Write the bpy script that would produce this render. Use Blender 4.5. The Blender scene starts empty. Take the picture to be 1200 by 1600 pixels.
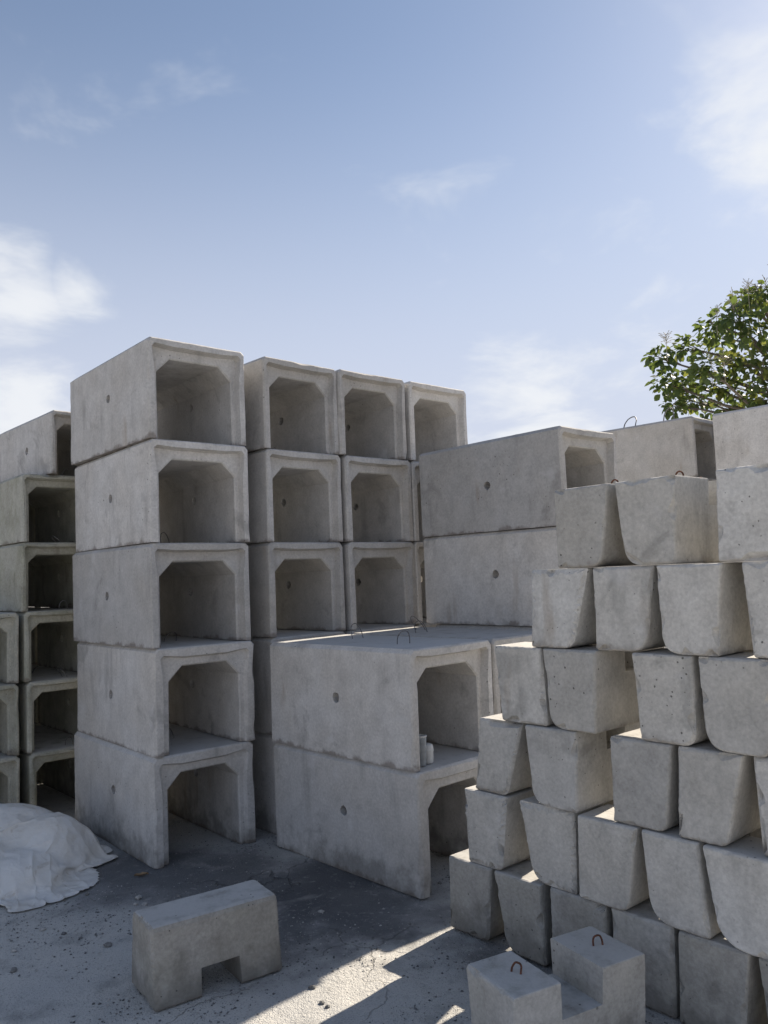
import bpy, bmesh, math, random
import numpy as np
from mathutils import Vector, Matrix, noise

R = math.radians
scene = bpy.context.scene
COL = scene.collection

# ------------------------------------------------------------------ camera
CAM_F, CAM_PITCH, CAM_ROLL, CAM_H = 1271.35, 0.0767773, -0.0394552, 1.6
cp, sp = math.cos(CAM_PITCH), math.sin(CAM_PITCH)
cr, sr = math.cos(CAM_ROLL), math.sin(CAM_ROLL)
_F = Vector((0, cp, sp)); _U0 = Vector((0, -sp, cp)); _R0 = Vector((1, 0, 0))
_R = _R0 * cr + _U0 * sr
_U = _U0 * cr - _R0 * sr
cam_data = bpy.data.cameras.new('camera')
cam = bpy.data.objects.new('camera', cam_data)
COL.objects.link(cam)
cam.matrix_world = Matrix(((_R.x, _U.x, -_F.x, 0), (_R.y, _U.y, -_F.y, 0), (_R.z, _U.z, -_F.z, CAM_H), (0, 0, 0, 1)))
cam_data.sensor_fit = 'HORIZONTAL'
cam_data.sensor_width = 36.0
cam_data.lens = 36.0 * CAM_F / 1200.0
cam_data.clip_start = 0.05
cam_data.clip_end = 3000.0
scene.camera = cam

# ------------------------------------------------------------------ sky, sun, exposure
SUN_AZ = 46.6      # degrees, from +X towards +Y, direction TO the sun
SUN_EL = 34.5
SKY_STRENGTH = 0.044
SUN_STRENGTH = 3.35
EXPOSURE = 1.44
scene.view_settings.view_transform = 'Standard'
scene.view_settings.look = 'None'
scene.view_settings.gamma = 1.0
scene.view_settings.exposure = EXPOSURE
scene.view_settings.use_curve_mapping = False
scene.cycles.max_bounces = 6
scene.cycles.diffuse_bounces = 3
scene.cycles.caustics_reflective = False
scene.cycles.caustics_refractive = False

sun_dir = Vector((math.cos(R(SUN_AZ)) * math.cos(R(SUN_EL)), math.sin(R(SUN_AZ)) * math.cos(R(SUN_EL)), math.sin(R(SUN_EL))))


def pixel_dir(px, py):
    d = _F + _R * ((px - 600) / CAM_F) - _U * ((py - 800) / CAM_F)
    return d.normalized()


class NT:
    """tiny node-tree builder"""
    def __init__(self, tree):
        self.t = tree
        self.t.nodes.clear()

    def n(self, typ, **kw):
        nd = self.t.nodes.new(typ)
        for k, v in kw.items():
            if k.startswith('i_'):
                key = k[2:]
                key = int(key) if key.isdigit() else key.replace('_', ' ')
                nd.inputs[key].default_value = v
            else:
                setattr(nd, k, v)
        return nd

    def l(self, a, b):
        self.t.links.new(a, b)

    def math(self, op, a, b=None, c=None, clamp=False):
        nd = self.t.nodes.new('ShaderNodeMath'); nd.operation = op; nd.use_clamp = clamp
        for i, v in enumerate((a, b, c)):
            if v is None: continue
            if isinstance(v, (int, float)): nd.inputs[i].default_value = v
            else: self.l(v, nd.inputs[i])
        return nd.outputs[0]

    def vmath(self, op, a, b=None):
        nd = self.t.nodes.new('ShaderNodeVectorMath'); nd.operation = op
        for i, v in enumerate((a, b)):
            if v is None: continue
            if isinstance(v, (tuple, list, Vector)): nd.inputs[i].default_value = tuple(v)
            elif isinstance(v, (int, float)): nd.inputs[3].default_value = v
            else: self.l(v, nd.inputs[i])
        return nd

    def smooth(self, x, lo, hi, a=0.0, b=1.0):
        nd = self.t.nodes.new('ShaderNodeMapRange'); nd.interpolation_type = 'SMOOTHSTEP'
        self.l(x, nd.inputs['Value'])
        nd.inputs['From Min'].default_value = lo; nd.inputs['From Max'].default_value = hi
        nd.inputs['To Min'].default_value = a; nd.inputs['To Max'].default_value = b
        return nd.outputs['Result']

    def noise(self, vec, scale, detail=4.0, rough=0.55, dist=0.0):
        nd = self.t.nodes.new('ShaderNodeTexNoise')
        self.l(vec, nd.inputs['Vector'])
        nd.inputs['Scale'].default_value = scale; nd.inputs['Detail'].default_value = detail
        nd.inputs['Roughness'].default_value = rough; nd.inputs['Distortion'].default_value = dist
        return nd.outputs['Fac']

    def mix(self, fac, a, b, mode='MIX'):
        nd = self.t.nodes.new('ShaderNodeMix'); nd.data_type = 'RGBA'; nd.blend_type = mode
        for sock, v in ((nd.inputs[0], fac), (nd.inputs[6], a), (nd.inputs[7], b)):
            if isinstance(v, (int, float)): sock.default_value = v
            elif isinstance(v, (tuple, list)): sock.default_value = (*v[:3], 1.0)
            else: self.l(v, sock)
        return nd.outputs[2]


world = bpy.data.worlds.new('World')
scene.world = world
world.use_nodes = True
wn = NT(world.node_tree)
sky = wn.n('ShaderNodeTexSky')
sky.sky_type = 'NISHITA'
sky.sun_disc = False
sky.sun_elevation = R(SUN_EL)
sky.sun_rotation = R(90.0 - SUN_AZ)
sky.altitude = 0.0
sky.air_density = 1.0
sky.dust_density = 0.42
sky.ozone_density = 1.5
tc = wn.n('ShaderNodeTexCoord')
dirv = wn.vmath('NORMALIZE', tc.outputs['Generated']).outputs[0]
sep = wn.n('ShaderNodeSeparateXYZ'); wn.l(dirv, sep.inputs[0])
zc = wn.math('ADD', wn.math('MAXIMUM', sep.outputs['Z'], 0.0), 0.22)
inv = wn.math('DIVIDE', 1.0, zc)
flat = wn.vmath('SCALE', dirv); wn.l(inv, flat.inputs[3])
cl_p = flat.outputs[0]
big = wn.noise(wn.vmath('ADD', cl_p, (3.7, 1.9, 0.4)).outputs[0], 0.9, 2.0, 0.5)
fine = wn.noise(cl_p, 3.1, 5.0, 0.60, 0.3)


def cloud_window(px, py, rad, soft):
    d = pixel_dir(px, py)
    dt = wn.vmath('DISTANCE', dirv, tuple(d)).outputs['Value']
    return wn.smooth(dt, rad + soft, rad - soft, 0.0, 1.0)


cov = wn.smooth(big, 0.70, 0.92, 0.0, 0.12)
for (px, py, rad, soft, w) in ((10, 460, 0.065, 0.05, 0.68), (110, 448, 0.035, 0.035, 0.60), (1205, 200, 0.075, 0.09, 0.66),
                               (20, 640, 0.07, 0.07, 0.75), (860, 650, 0.11, 0.13, 0.50), (1700, 300, 0.25, 0.2, 0.8)):
    cov = wn.math('MAXIMUM', cov, wn.math('MULTIPLY', cloud_window(px, py, rad, soft), w))
dens = wn.math('ADD', wn.math('MULTIPLY', cov, 0.62), wn.math('SUBTRACT', fine, 0.62))
mask = wn.smooth(dens, -0.02, 0.36)
mask = wn.math('MULTIPLY', mask, 0.85)
# thin even veil of high haze over the whole sky, denser towards the horizon
veil = wn.smooth(sep.outputs['Z'], 0.62, 0.12, 0.10, 0.92)
bg_sky = wn.n('ShaderNodeBackground'); bg_cl = wn.n('ShaderNodeBackground'); bg_ve = wn.n('ShaderNodeBackground')
wn.l(sky.outputs[0], bg_sky.inputs[0]); bg_sky.inputs[1].default_value = SKY_STRENGTH
bg_ve.inputs[0].default_value = (0.80, 0.845, 1.0, 1); bg_ve.inputs[1].default_value = 0.305
bg_cl.inputs[0].default_value = (0.95, 0.97, 1.0, 1); bg_cl.inputs[1].default_value = 0.35
mxv = wn.n('ShaderNodeMixShader'); wn.l(veil, mxv.inputs[0]); wn.l(bg_sky.outputs[0], mxv.inputs[1]); wn.l(bg_ve.outputs[0], mxv.inputs[2])
mxs = wn.n('ShaderNodeMixShader'); wn.l(mask, mxs.inputs[0]); wn.l(mxv.outputs[0], mxs.inputs[1]); wn.l(bg_cl.outputs[0], mxs.inputs[2])
wo = wn.n('ShaderNodeOutputWorld'); wn.l(mxs.outputs[0], wo.inputs[0])

sun_data = bpy.data.lights.new('sun', 'SUN')
sun_data.energy = SUN_STRENGTH
sun_data.angle = R(0.6)
sun_data.color = (1.0, 0.89, 0.74)
sun = bpy.data.objects.new('sun', sun_data)
COL.objects.link(sun)
sun.rotation_euler = (-sun_dir).to_track_quat('-Z', 'Y').to_euler()
sun.location = sun_dir * 40


# ------------------------------------------------------------------ helpers
def tag(o, label=None, cat=None, group=None, kind=None):
    if label: o['label'] = label
    if cat: o['category'] = cat
    if group: o['group'] = group
    if kind: o['kind'] = kind
    return o


def link_mesh(name, me, mat, parent=None):
    o = bpy.data.objects.new(name, me)
    COL.objects.link(o)
    if mat is not None and not me.materials:
        me.materials.append(mat)
    if parent is not None:
        o.parent = parent
    return o


def thing(name, label, cat, loc=(0, 0, 0), rotz=0.0, group=None):
    o = bpy.data.objects.new(name, None)
    COL.objects.link(o)
    o.empty_display_size = 0.1
    o.location = loc
    o.rotation_euler = (0, 0, rotz)
    return tag(o, label, cat, group)


def mesh_from(name, verts, faces, sharp=32.0, flat=False):
    me = bpy.data.meshes.new(name)
    me.from_pydata([tuple(v) for v in verts], [], faces)
    me.validate()
    bm = bmesh.new(); bm.from_mesh(me)
    bmesh.ops.remove_doubles(bm, verts=bm.verts, dist=3e-5)
    bmesh.ops.dissolve_degenerate(bm, edges=bm.edges, dist=2e-5)
    bmesh.ops.recalc_face_normals(bm, faces=bm.faces)
    lim = R(sharp)
    for e in bm.edges:
        e.smooth = not (len(e.link_faces) == 2 and e.calc_face_angle(0.0) > lim)
    for f in bm.faces: f.smooth = not flat
    bm.to_mesh(me); bm.free()
    return me


def tube(path, rad, seg=6):
    """verts, faces of a round rod along a 3-D path (rad: number or list)"""
    n = len(path)
    P = [Vector(p) for p in path]
    rads = rad if isinstance(rad, (list, tuple)) else [rad] * n
    verts, faces = [], []
    prev = None
    for i in range(n):
        t = (P[min(i + 1, n - 1)] - P[max(i - 1, 0)]).normalized()
        if prev is None:
            a = Vector((0, 0, 1)) if abs(t.z) < 0.9 else Vector((1, 0, 0))
            x = t.cross(a).normalized()
        else:
            x = (prev - t * prev.dot(t)).normalized()
        prev = x
        y = t.cross(x)
        for k in range(seg):
            an = 2 * math.pi * k / seg
            verts.append(P[i] + (x * math.cos(an) + y * math.sin(an)) * rads[i])
    for i in range(n - 1):
        for k in range(seg):
            k2 = (k + 1) % seg
            faces.append((i * seg + k, i * seg + k2, (i + 1) * seg + k2, (i + 1) * seg + k))
    faces.append(tuple(range(seg))[::-1])
    faces.append(tuple((n - 1) * seg + k for k in range(seg)))
    return verts, faces


def nz(x, y, z):
    return noise.noise(Vector((x, y, z)))


# ------------------------------------------------------------------ materials
def concrete(name, base, warm, dark, contrast=1.0, pin=0.5, bump=0.5, rough=0.9, moss=0.0, grime=0.6, pins=0.10):
    m = bpy.data.materials.new(name); m.use_nodes = True
    t = NT(m.node_tree)
    co = t.n('ShaderNodeTexCoord'); oi = t.n('ShaderNodeObjectInfo')
    rv = t.n('ShaderNodeCombineXYZ')
    t.l(t.math('MULTIPLY', oi.outputs['Random'], 37.0), rv.inputs[0])
    t.l(t.math('MULTIPLY', oi.outputs['Random'], 91.0), rv.inputs[1])
    t.l(t.math('MULTIPLY', oi.outputs['Random'], 53.0), rv.inputs[2])
    p = t.vmath('ADD', co.outputs['Object'], rv.outputs[0]).outputs[0]
    sep = t.n('ShaderNodeSeparateXYZ'); t.l(p, sep.inputs[0])
    # stretched coords for vertical runs
    st = t.vmath('MULTIPLY', p, (8.0, 8.0, 1.7)).outputs[0]
    n_big = t.noise(p, 2.2, 2.0, 0.6)
    n_mid = t.noise(p, 9.0, 3.5, 0.62)
    n_fine = t.noise(p, 70.0, 2.0, 0.7)
    n_run = t.noise(st, 1.0, 3.5, 0.62)
    rw = t.math('FRACT', t.math('MULTIPLY', oi.outputs['Random'], 17.3))
    c = t.mix(t.math('ADD', t.math('MULTIPLY', t.smooth(n_big, 0.30, 0.72), 0.6), t.math('MULTIPLY', rw, 0.5), clamp=True), base, warm)
    lum = t.math('ADD', t.math('MULTIPLY', t.math('SUBTRACT', n_mid, 0.5), 0.52 * contrast), 1.0)
    lum = t.math('ADD', lum, t.math('MULTIPLY', t.math('SUBTRACT', n_fine, 0.5), 0.55 * contrast))
    lum = t.math('MULTIPLY', lum, t.math('ADD', t.math('MULTIPLY', t.math('SUBTRACT', oi.outputs['Random'], 0.5), 0.34), 1.0))
    lv = t.n('ShaderNodeCombineColor')
    for i in range(3): t.l(lum, lv.inputs[i])
    c = t.mix(1.0, c, lv.outputs[0], 'MULTIPLY')
    c = t.mix(t.smooth(n_run, 0.54, 0.80, 0.0, 0.50 * contrast), c, dark)
    # form-face blotches: soft dark water marks with their own outline
    n_bl = t.noise(p, 3.7, 4.0, 0.66, 0.8)
    c = t.mix(t.smooth(n_bl, 0.59, 0.72, 0.0, 0.40 * contrast), c, dark)
    n_sm = t.noise(p, 1.5, 5.0, 0.68, 0.5)
    c = t.mix(t.smooth(n_sm, 0.60, 0.68, 0.0, 0.42), c, dark)
    n_ru = t.noise(t.vmath('ADD', st, (31.0, 7.0, 3.0)).outputs[0], 0.8, 3.0, 0.6)
    c = t.mix(t.smooth(n_ru, 0.64, 0.78, 0.0, 0.45), c, (0.30, 0.235, 0.17))
    n_lt = t.noise(p, 5.3, 3.0, 0.6)
    c = t.mix(t.smooth(n_lt, 0.62, 0.75, 0.0, 0.30), c, tuple(min(0.62, v * 1.35) for v in base))
    if moss > 0:
        n_ms = t.noise(p, 4.1, 3.5, 0.65)
        c = t.mix(t.smooth(n_ms, 0.46, 0.66, 0.0, moss), c, (0.15, 0.165, 0.09))
    # pale laitance and settled dust on upward faces, mud splash just above the yard, grime along the bed joint
    ge = t.n('ShaderNodeNewGeometry')
    sn = t.n('ShaderNodeSeparateXYZ'); t.l(ge.outputs['True Normal'], sn.inputs[0])
    sw = t.n('ShaderNodeSeparateXYZ'); t.l(ge.outputs['Position'], sw.inputs[0])
    so_ = t.n('ShaderNodeSeparateXYZ'); t.l(co.outputs['Object'], so_.inputs[0])
    c = t.mix(t.math('MULTIPLY', t.smooth(sn.outputs['Z'], 0.7, 0.95, 0.0, 0.75), t.smooth(n_mid, 0.25, 0.55)), c, (0.52, 0.51, 0.49))
    spl = t.math('ADD', sw.outputs['Z'], t.math('MULTIPLY', t.math('SUBTRACT', n_mid, 0.5), 0.45))
    c = t.mix(t.smooth(spl, 0.17, 0.0, 0.0, 0.55), c, (0.15, 0.142, 0.125))
    gr = t.math('ADD', so_.outputs['Z'], t.math('MULTIPLY', t.math('SUBTRACT', n_mid, 0.5), 0.12))
    c = t.mix(t.smooth(gr, 0.022, -0.004, 0.0, grime), c, (0.13, 0.10, 0.08))
    # air-bubble pinholes, thinned by a patchy mask
    vo = t.n('ShaderNodeTexVoronoi'); t.l(p, vo.inputs['Vector']); vo.inputs['Scale'].default_value = 34.0
    vo.inputs['Randomness'].default_value = 1.0
    patch = t.smooth(t.noise(p, 3.0, 0.0, 0.5), 0.40, 0.62)
    sc = t.n('ShaderNodeSeparateColor'); t.l(vo.outputs['Color'], sc.inputs[0])
    keep = t.smooth(sc.outputs[0], 1.0 - 0.65 * pin, 1.0 - 0.6 * pin)
    size = t.math('ADD', t.math('MULTIPLY', sc.outputs[1], pins), 0.04)
    hole = t.math('LESS_THAN', t.math('ADD', vo.outputs['Distance'], t.math('MULTIPLY', t.math('SUBTRACT', n_fine, 0.5), 0.22)), size)
    hole = t.math('MULTIPLY', t.math('MULTIPLY', hole, keep), patch)
    c = t.mix(t.math('MULTIPLY', hole, 0.75), c, (0.05, 0.048, 0.045))
    hgt = t.math('ADD', t.math('MULTIPLY', n_mid, 0.5), t.math('MULTIPLY', n_fine, 0.35))
    hgt = t.math('SUBTRACT', hgt, t.math('MULTIPLY', hole, 0.8))
    bm = t.n('ShaderNodeBump'); bm.inputs['Strength'].default_value = bump; bm.inputs['Distance'].default_value = 0.006
    t.l(hgt, bm.inputs['Height'])
    b = t.n('ShaderNodeBsdfPrincipled'); b.inputs['Roughness'].default_value = rough
    b.inputs['Specular IOR Level'].default_value = 0.25
    t.l(c, b.inputs['Base Color']); t.l(bm.outputs[0], b.inputs['Normal'])
    o = t.n('ShaderNodeOutputMaterial'); t.l(b.outputs[0], o.inputs[0])
    return m


def simple(name, col, rough=0.6, metal=0.0, var=0.25, scale=30.0, bump=0.0, **kw):
    m = bpy.data.materials.new(name); m.use_nodes = True
    t = NT(m.node_tree)
    co = t.n('ShaderNodeTexCoord')
    n1 = t.noise(co.outputs['Object'], scale, 5.0, 0.6)
    c = t.mix(t.smooth(n1, 0.3, 0.7), tuple(v * (1 - var) for v in col), tuple(min(1, v * (1 + var)) for v in col))
    b = t.n('ShaderNodeBsdfPrincipled'); b.inputs['Roughness'].default_value = rough; b.inputs['Metallic'].default_value = metal
    t.l(c, b.inputs['Base Color'])
    for k, v in kw.items(): b.inputs[k.replace('_', ' ')].default_value = v
    if bump:
        bm = t.n('ShaderNodeBump'); bm.inputs['Strength'].default_value = bump; bm.inputs['Distance'].default_value = 0.003
        t.l(n1, bm.inputs['Height']); t.l(bm.outputs[0], b.inputs['Normal'])
    o = t.n('ShaderNodeOutputMaterial'); t.l(b.outputs[0], o.inputs[0])
    return m


M_CULVERT = concrete('culvert_concrete', (0.535, 0.525, 0.51), (0.475, 0.45, 0.415), (0.22, 0.21, 0.20), 1.0, 0.45, 0.5)
M_CULVERT_OLD = concrete('weathered_culvert_concrete', (0.45, 0.445, 0.395), (0.36, 0.35, 0.29), (0.17, 0.165, 0.125), 1.25, 0.4, 0.6, 0.95, 0.30)
M_BLOCK = concrete('block_concrete', (0.51, 0.50, 0.475), (0.45, 0.43, 0.39), (0.20, 0.195, 0.18), 1.1, 1.2, 1.0, grime=0.3, pins=0.10)
M_BLOCK_DIRTY = concrete('dusty_block_concrete', (0.41, 0.40, 0.38), (0.32, 0.305, 0.27), (0.16, 0.155, 0.14), 1.2, 0.75, 0.9, 0.95, 0.10, grime=0.3, pins=0.10)
M_WIRE = simple('dull_steel_wire', (0.17, 0.16, 0.155), 0.55, 0.6, 0.35, 60)
M_RUST = simple('rusty_steel_rod', (0.13, 0.055, 0.032), 0.85, 0.15, 0.45, 90, 0.5)


def make_ground_mat():
    m = bpy.data.materials.new('dusty_yard_ground'); m.use_nodes = True
    t = NT(m.node_tree)
    g = t.n('ShaderNodeNewGeometry')
    p = g.outputs['Position']
    n_big = t.noise(p, 0.9, 3.0, 0.6, 0.6)
    n_mid = t.noise(p, 4.5, 5.0, 0.65)
    n_fine = t.noise(p, 60.0, 3.0, 0.75)
    n_grit = t.noise(p, 170.0, 1.0, 0.7)
    c = t.mix(t.smooth(n_big, 0.36, 0.62), (0.46, 0.455, 0.44), (0.55, 0.535, 0.50))
    c = t.mix(t.smooth(n_mid, 0.52, 0.70, 0.0, 0.5), c, (0.22, 0.217, 0.212))
    # mostly shade painted into the ground colour, some dark grit, around stacks and pile
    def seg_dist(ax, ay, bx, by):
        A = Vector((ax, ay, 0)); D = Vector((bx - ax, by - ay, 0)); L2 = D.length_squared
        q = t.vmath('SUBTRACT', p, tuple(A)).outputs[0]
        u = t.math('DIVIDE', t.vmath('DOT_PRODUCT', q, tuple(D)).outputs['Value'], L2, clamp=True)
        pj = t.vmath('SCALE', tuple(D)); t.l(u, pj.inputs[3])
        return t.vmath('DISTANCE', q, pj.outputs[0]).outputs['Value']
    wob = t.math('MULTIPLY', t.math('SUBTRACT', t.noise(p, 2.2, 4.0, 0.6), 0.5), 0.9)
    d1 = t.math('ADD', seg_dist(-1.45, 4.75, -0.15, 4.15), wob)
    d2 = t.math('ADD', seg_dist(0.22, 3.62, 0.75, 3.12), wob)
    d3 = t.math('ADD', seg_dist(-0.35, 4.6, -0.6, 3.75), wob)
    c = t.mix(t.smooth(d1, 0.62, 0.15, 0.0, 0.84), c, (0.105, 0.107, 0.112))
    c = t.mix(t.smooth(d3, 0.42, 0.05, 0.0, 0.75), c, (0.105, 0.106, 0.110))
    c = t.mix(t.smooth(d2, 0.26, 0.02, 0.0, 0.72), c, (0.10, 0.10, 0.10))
    c = t.mix(t.smooth(t.noise(p, 2.4, 4.0, 0.6, 0.7), 0.58, 0.72, 0.0, 0.45), c, (0.44, 0.425, 0.40))
    c = t.mix(t.smooth(n_grit, 0.58, 0.70, 0.0, 0.45), c, (0.09, 0.09, 0.09))
    n_cl = t.noise(p, 19.0, 4.0, 0.7)
    c = t.mix(t.smooth(n_cl, 0.56, 0.70, 0.0, 0.30), c, (0.17, 0.17, 0.165))
    c = t.mix(t.smooth(n_cl, 0.44, 0.32, 0.0, 0.30), c, (0.50, 0.485, 0.46))
    c = t.mix(t.smooth(n_fine, 0.60, 0.75, 0.0, 0.4), c, (0.45, 0.435, 0.41))
    # hairline cracks
    vo = t.n('ShaderNodeTexVoronoi'); vo.feature = 'DISTANCE_TO_EDGE'
    wp = t.vmath('ADD', p, None)
    nv = t.n('ShaderNodeTexNoise'); t.l(p, nv.inputs['Vector']); nv.inputs['Scale'].default_value = 6.0; nv.inputs['Detail'].default_value = 5
    sc = t.vmath('SCALE', nv.outputs['Color']); sc.inputs[3].default_value = 0.25
    t.l(sc.outputs[0], wp.inputs[1])
    t.l(wp.outputs[0], vo.inputs['Vector']); vo.inputs['Scale'].default_value = 0.8
    crack = t.math('MULTIPLY', t.smooth(vo.outputs['Distance'], 0.004, 0.0015), t.smooth(n_big, 0.45, 0.6))
    c = t.mix(t.math('MULTIPLY', crack, 0.35), c, (0.06, 0.06, 0.06))
    h = t.math('ADD', t.math('MULTIPLY', n_mid, 0.8), t.math('ADD', t.math('MULTIPLY', n_fine, 0.5), t.math('MULTIPLY', n_grit, 0.3)))
    h = t.math('SUBTRACT', h, crack)
    bm = t.n('ShaderNodeBump'); bm.inputs['Strength'].default_value = 1.0; bm.inputs['Distance'].default_value = 0.015
    t.l(h, bm.inputs['Height'])
    b = t.n('ShaderNodeBsdfPrincipled'); b.inputs['Roughness'].default_value = 0.93; b.inputs['Specular IOR Level'].default_value = 0.2
    t.l(c, b.inputs['Base Color']); t.l(bm.outputs[0], b.inputs['Normal'])
    o = t.n('ShaderNodeOutputMaterial'); t.l(b.outputs[0], o.inputs[0])
    return m


# ------------------------------------------------------------------ ground
def ground_height(x, y):
    h = 0.010 * nz(x * 0.9, y * 0.9, 3.1) + 0.006 * nz(x * 3.3, y * 3.3, 7.7) + 0.003 * nz(x * 11, y * 11, 1.2)
    return max(-0.02, min(0.003, h - 0.004))


def graded(lo, hi, step, far, k):
    a = list(np.arange(lo, hi + 1e-6, step))
    s = step; v = hi
    while v < far:
        s *= k; v += s; a.append(v)
    s = step; v = lo
    while v > -far:
        s *= k; v -= s; a.insert(0, v)
    return a


gx = graded(-3.2, 3.2, 0.032, 900, 1.35)
gy = graded(1.6, 7.0, 0.032, 900, 1.35)
gv = []
for y in gy:
    for x in gx:
        near = -5 < x < 5 and 0 < y < 9
        gv.append((x, y, ground_height(x, y) if near else -0.004))
nxg = len(gx)
gf = [(j * nxg + i, j * nxg + i + 1, (j + 1) * nxg + i + 1, (j + 1) * nxg + i) for j in range(len(gy) - 1) for i in range(nxg - 1)]
gme = bpy.data.meshes.new('ground'); gme.from_pydata(gv, [], gf)
for pl in gme.polygons: pl.use_smooth = True
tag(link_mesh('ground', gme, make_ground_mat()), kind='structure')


# ------------------------------------------------------------------ box culverts (inverted U, haunched, rebated end)
def culvert_mesh(L, W, H, t, tt, h, seed, chip=1.0, lip=0.038, rebate=0.035, hole=(0.5, 0.5), c=0.022):
    rnd = random.Random(seed)
    so = seed * 13.7
    b = 0.008
    Hi = H - tt - h
    zh = H * hole[1]; rh = 0.030
    def spaced(a, z, d):
        n = max(1, int(round((z - a) / d)))
        return [a + (z - a) * i / n for i in range(n)]
    zl = [0.0, 0.010] + spaced(0.03, zh - rh, 0.03) + [zh - rh, zh, zh + rh] + spaced(zh + rh + 0.02, Hi, 0.03) + [Hi]
    leg = [((0, z), (t, z)) for z in zl]
    Ht = H - c
    corner = [((0, Hi + (Ht - Hi) * 0.33), (t + h * 0.12, Hi + h * 0.12)), ((0, Hi + (Ht - Hi) * 0.67), (t + h * 0.3, Hi + h * 0.3)),
              ((0, Ht), (t + h * 0.45, Hi + h * 0.45)), ((c, H), (t + h * 0.6, Hi + h * 0.6)), ((c + (t + h - c) * 0.5, H), (t + h * 0.85, Hi + h * 0.85))]
    n_top = 14
    top = [((x, H), (x, H - tt)) for x in [t + h + (W - 2 * t - 2 * h) * i / n_top for i in range(n_top + 1)]]
    mir = [((W - o[0], o[1]), (W - i[0], i[1])) for (o, i) in reversed(leg + corner)]
    path = leg + corner + top + mir
    nl = len(leg)
    ih = zl.index(zh)                       # path index of hole centre, left leg
    ihr = len(path) - 1 - ih
    lh = L * hole[0]
    ls = [b] + spaced(b + 0.03, lh - rh - 0.02, 0.12) + [lh - rh, lh, lh + rh] + spaced(lh + rh + 0.03, L - b, 0.12) + [L - b]
    rings = []
    kinds = []
    for l in reversed(ls):
        rings.append(('o', 0.0, l))
    rings += [('a', b, 0.0), ('a2', lip * 0.55, 0.0), ('a3', lip, 0.0), ('r', lip + 0.012, rebate), ('r2', -b, rebate)]
    li = [l for l in ls if l > rebate + b + 0.01]
    li = [rebate + b] + li
    for l in li:
        rings.append(('i', 0.0, l))
    rings += [('e', -b, L), ('e2', b, L)]
    nr = len(rings)
    jo = [k for k, q in enumerate(rings) if q[0] == 'o' and abs(q[2] - lh) < 1e-6][0]
    ji = [k for k, q in enumerate(rings) if q[0] == 'i' and abs(q[2] - lh) < 1e-6][0]
    verts = []
    wx = rnd.uniform(-.004, .004); wz = rnd.uniform(-.003, .003)
    for i, (o, n) in enumerate(path):
        O = Vector((o[0], 0, o[1])); I = Vector((n[0], 0, n[1]))
        d = I - O; th = d.length; d.normalize()
        s = i * 0.03
        rough = max(0.0, nz(s * 2.1, so, 0.3) + 0.15) * 0.008 * chip
        bite = max(0.0, nz(s * 5.0, so, 5.3) - 0.28) * 0.07 * chip
        if seed % 3 == 0: bite += max(0.0, nz(s * 3.6, so, 9.9) - 0.30) * 0.06 * chip
        jag = abs(nz(s * 29.0, so, 2.2)) * 0.007 * chip
        for (kd, tau, l) in rings:
            if kd == 'o': P = O + Vector((0, l, 0))
            elif kd == 'i': P = I + Vector((0, l, 0))
            elif kd in ('r2', 'e'): P = I + d * tau + Vector((0, l, 0))
            else: P = O + d * min(tau, th * 0.8) + Vector((0, l, 0))
            if kd == 'o' and l == b: P += d * 0.0 + Vector((0, rough + bite + jag, 0)) + d * 0.001
            if kd == 'a': P += d * min(rough + bite * 0.8 + jag, lip * 0.45)
            if kd == 'a3': P -= d * (jag * 0.7)
            if kd in ('o', 'e2') and l >= L - b: P += d * jag
            # slow form-work warp
            wa = 0.0025
            P += Vector((wa * nz(P.y * 1.7, P.z * 2, so), 0, wa * nz(P.x * 2, P.y * 1.7, so + 4)))
            P.x += wx * P.z / H; P.z += wz * P.y / L * (P.z / H)
            if i in (0, len(path) - 1): P.z = max(0.0, P.z)
            verts.append(P)
    skip = set()
    for ic in (ih, ihr):
        for jc in (jo, ji):
            for di in (-1, 0):
                for dj in (-1, 0):
                    skip.add((ic + di, jc + dj))
    faces = []
    for i in range(len(path) - 1):
        for j in range(nr):
            if (i, j) in skip: continue
            j2 = (j + 1) % nr
            faces.append((i * nr + j, i * nr + j2, (i + 1) * nr + j2, (i + 1) * nr + j))
    faces.append(tuple(range(nr)))
    faces.append(tuple((len(path) - 1) * nr + j for j in range(nr))[::-1])
    # weep hole: round both rims, join them
    for ic in (ih, ihr):
        rim = {}
        for jc in (jo, ji):
            sgn = 1 if jc == jo else -1
            ctr = verts[ic * nr + jc].copy()
            offs = [(-1, -1), (-1, 0), (-1, 1), (0, 1), (1, 1), (1, 0), (1, -1), (0, -1)]
            ids = []
            for (di, dj) in offs:
                k = (ic + di) * nr + jc + dj * sgn
                q = verts[k] - ctr
                q2 = Vector((0, q.y, q.z))
                rr = rh * (1.0 + 0.22 * nz(di * 1.3 + so, dj * 1.7, ic))
                q2 = q2.normalized() * rr
                verts[k] = ctr + Vector((q.x, q2.y, q2.z))
                ids.append(k)
            rim[jc] = ids
        a, c2 = rim[jo], rim[ji]
        for k in range(8):
            k2 = (k + 1) % 8
            faces.append((a[k], a[k2], c2[k2], c2[k]))
    return mesh_from('culvert_body', verts, faces, 28)


def loop_mesh(w=0.07, h=0.08, rad=0.004, seed=0, lean=0.15):
    rnd = random.Random(seed)
    pts = []
    for k in range(13):
        a = math.pi * k / 12
        x = -math.cos(a) * w * 0.5
        z = math.sin(a) ** 0.75 * h
        pts.append((x + z * rnd.uniform(-.02, .02) + z * 0.25 * lean, z * lean + 0.004 * math.sin(3 * a), z - (0.02 if k in (0, 12) else 0)))
    v, f = tube(pts, rad, 6)
    return mesh_from('lifting_loop', v, f, 60)


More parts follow.
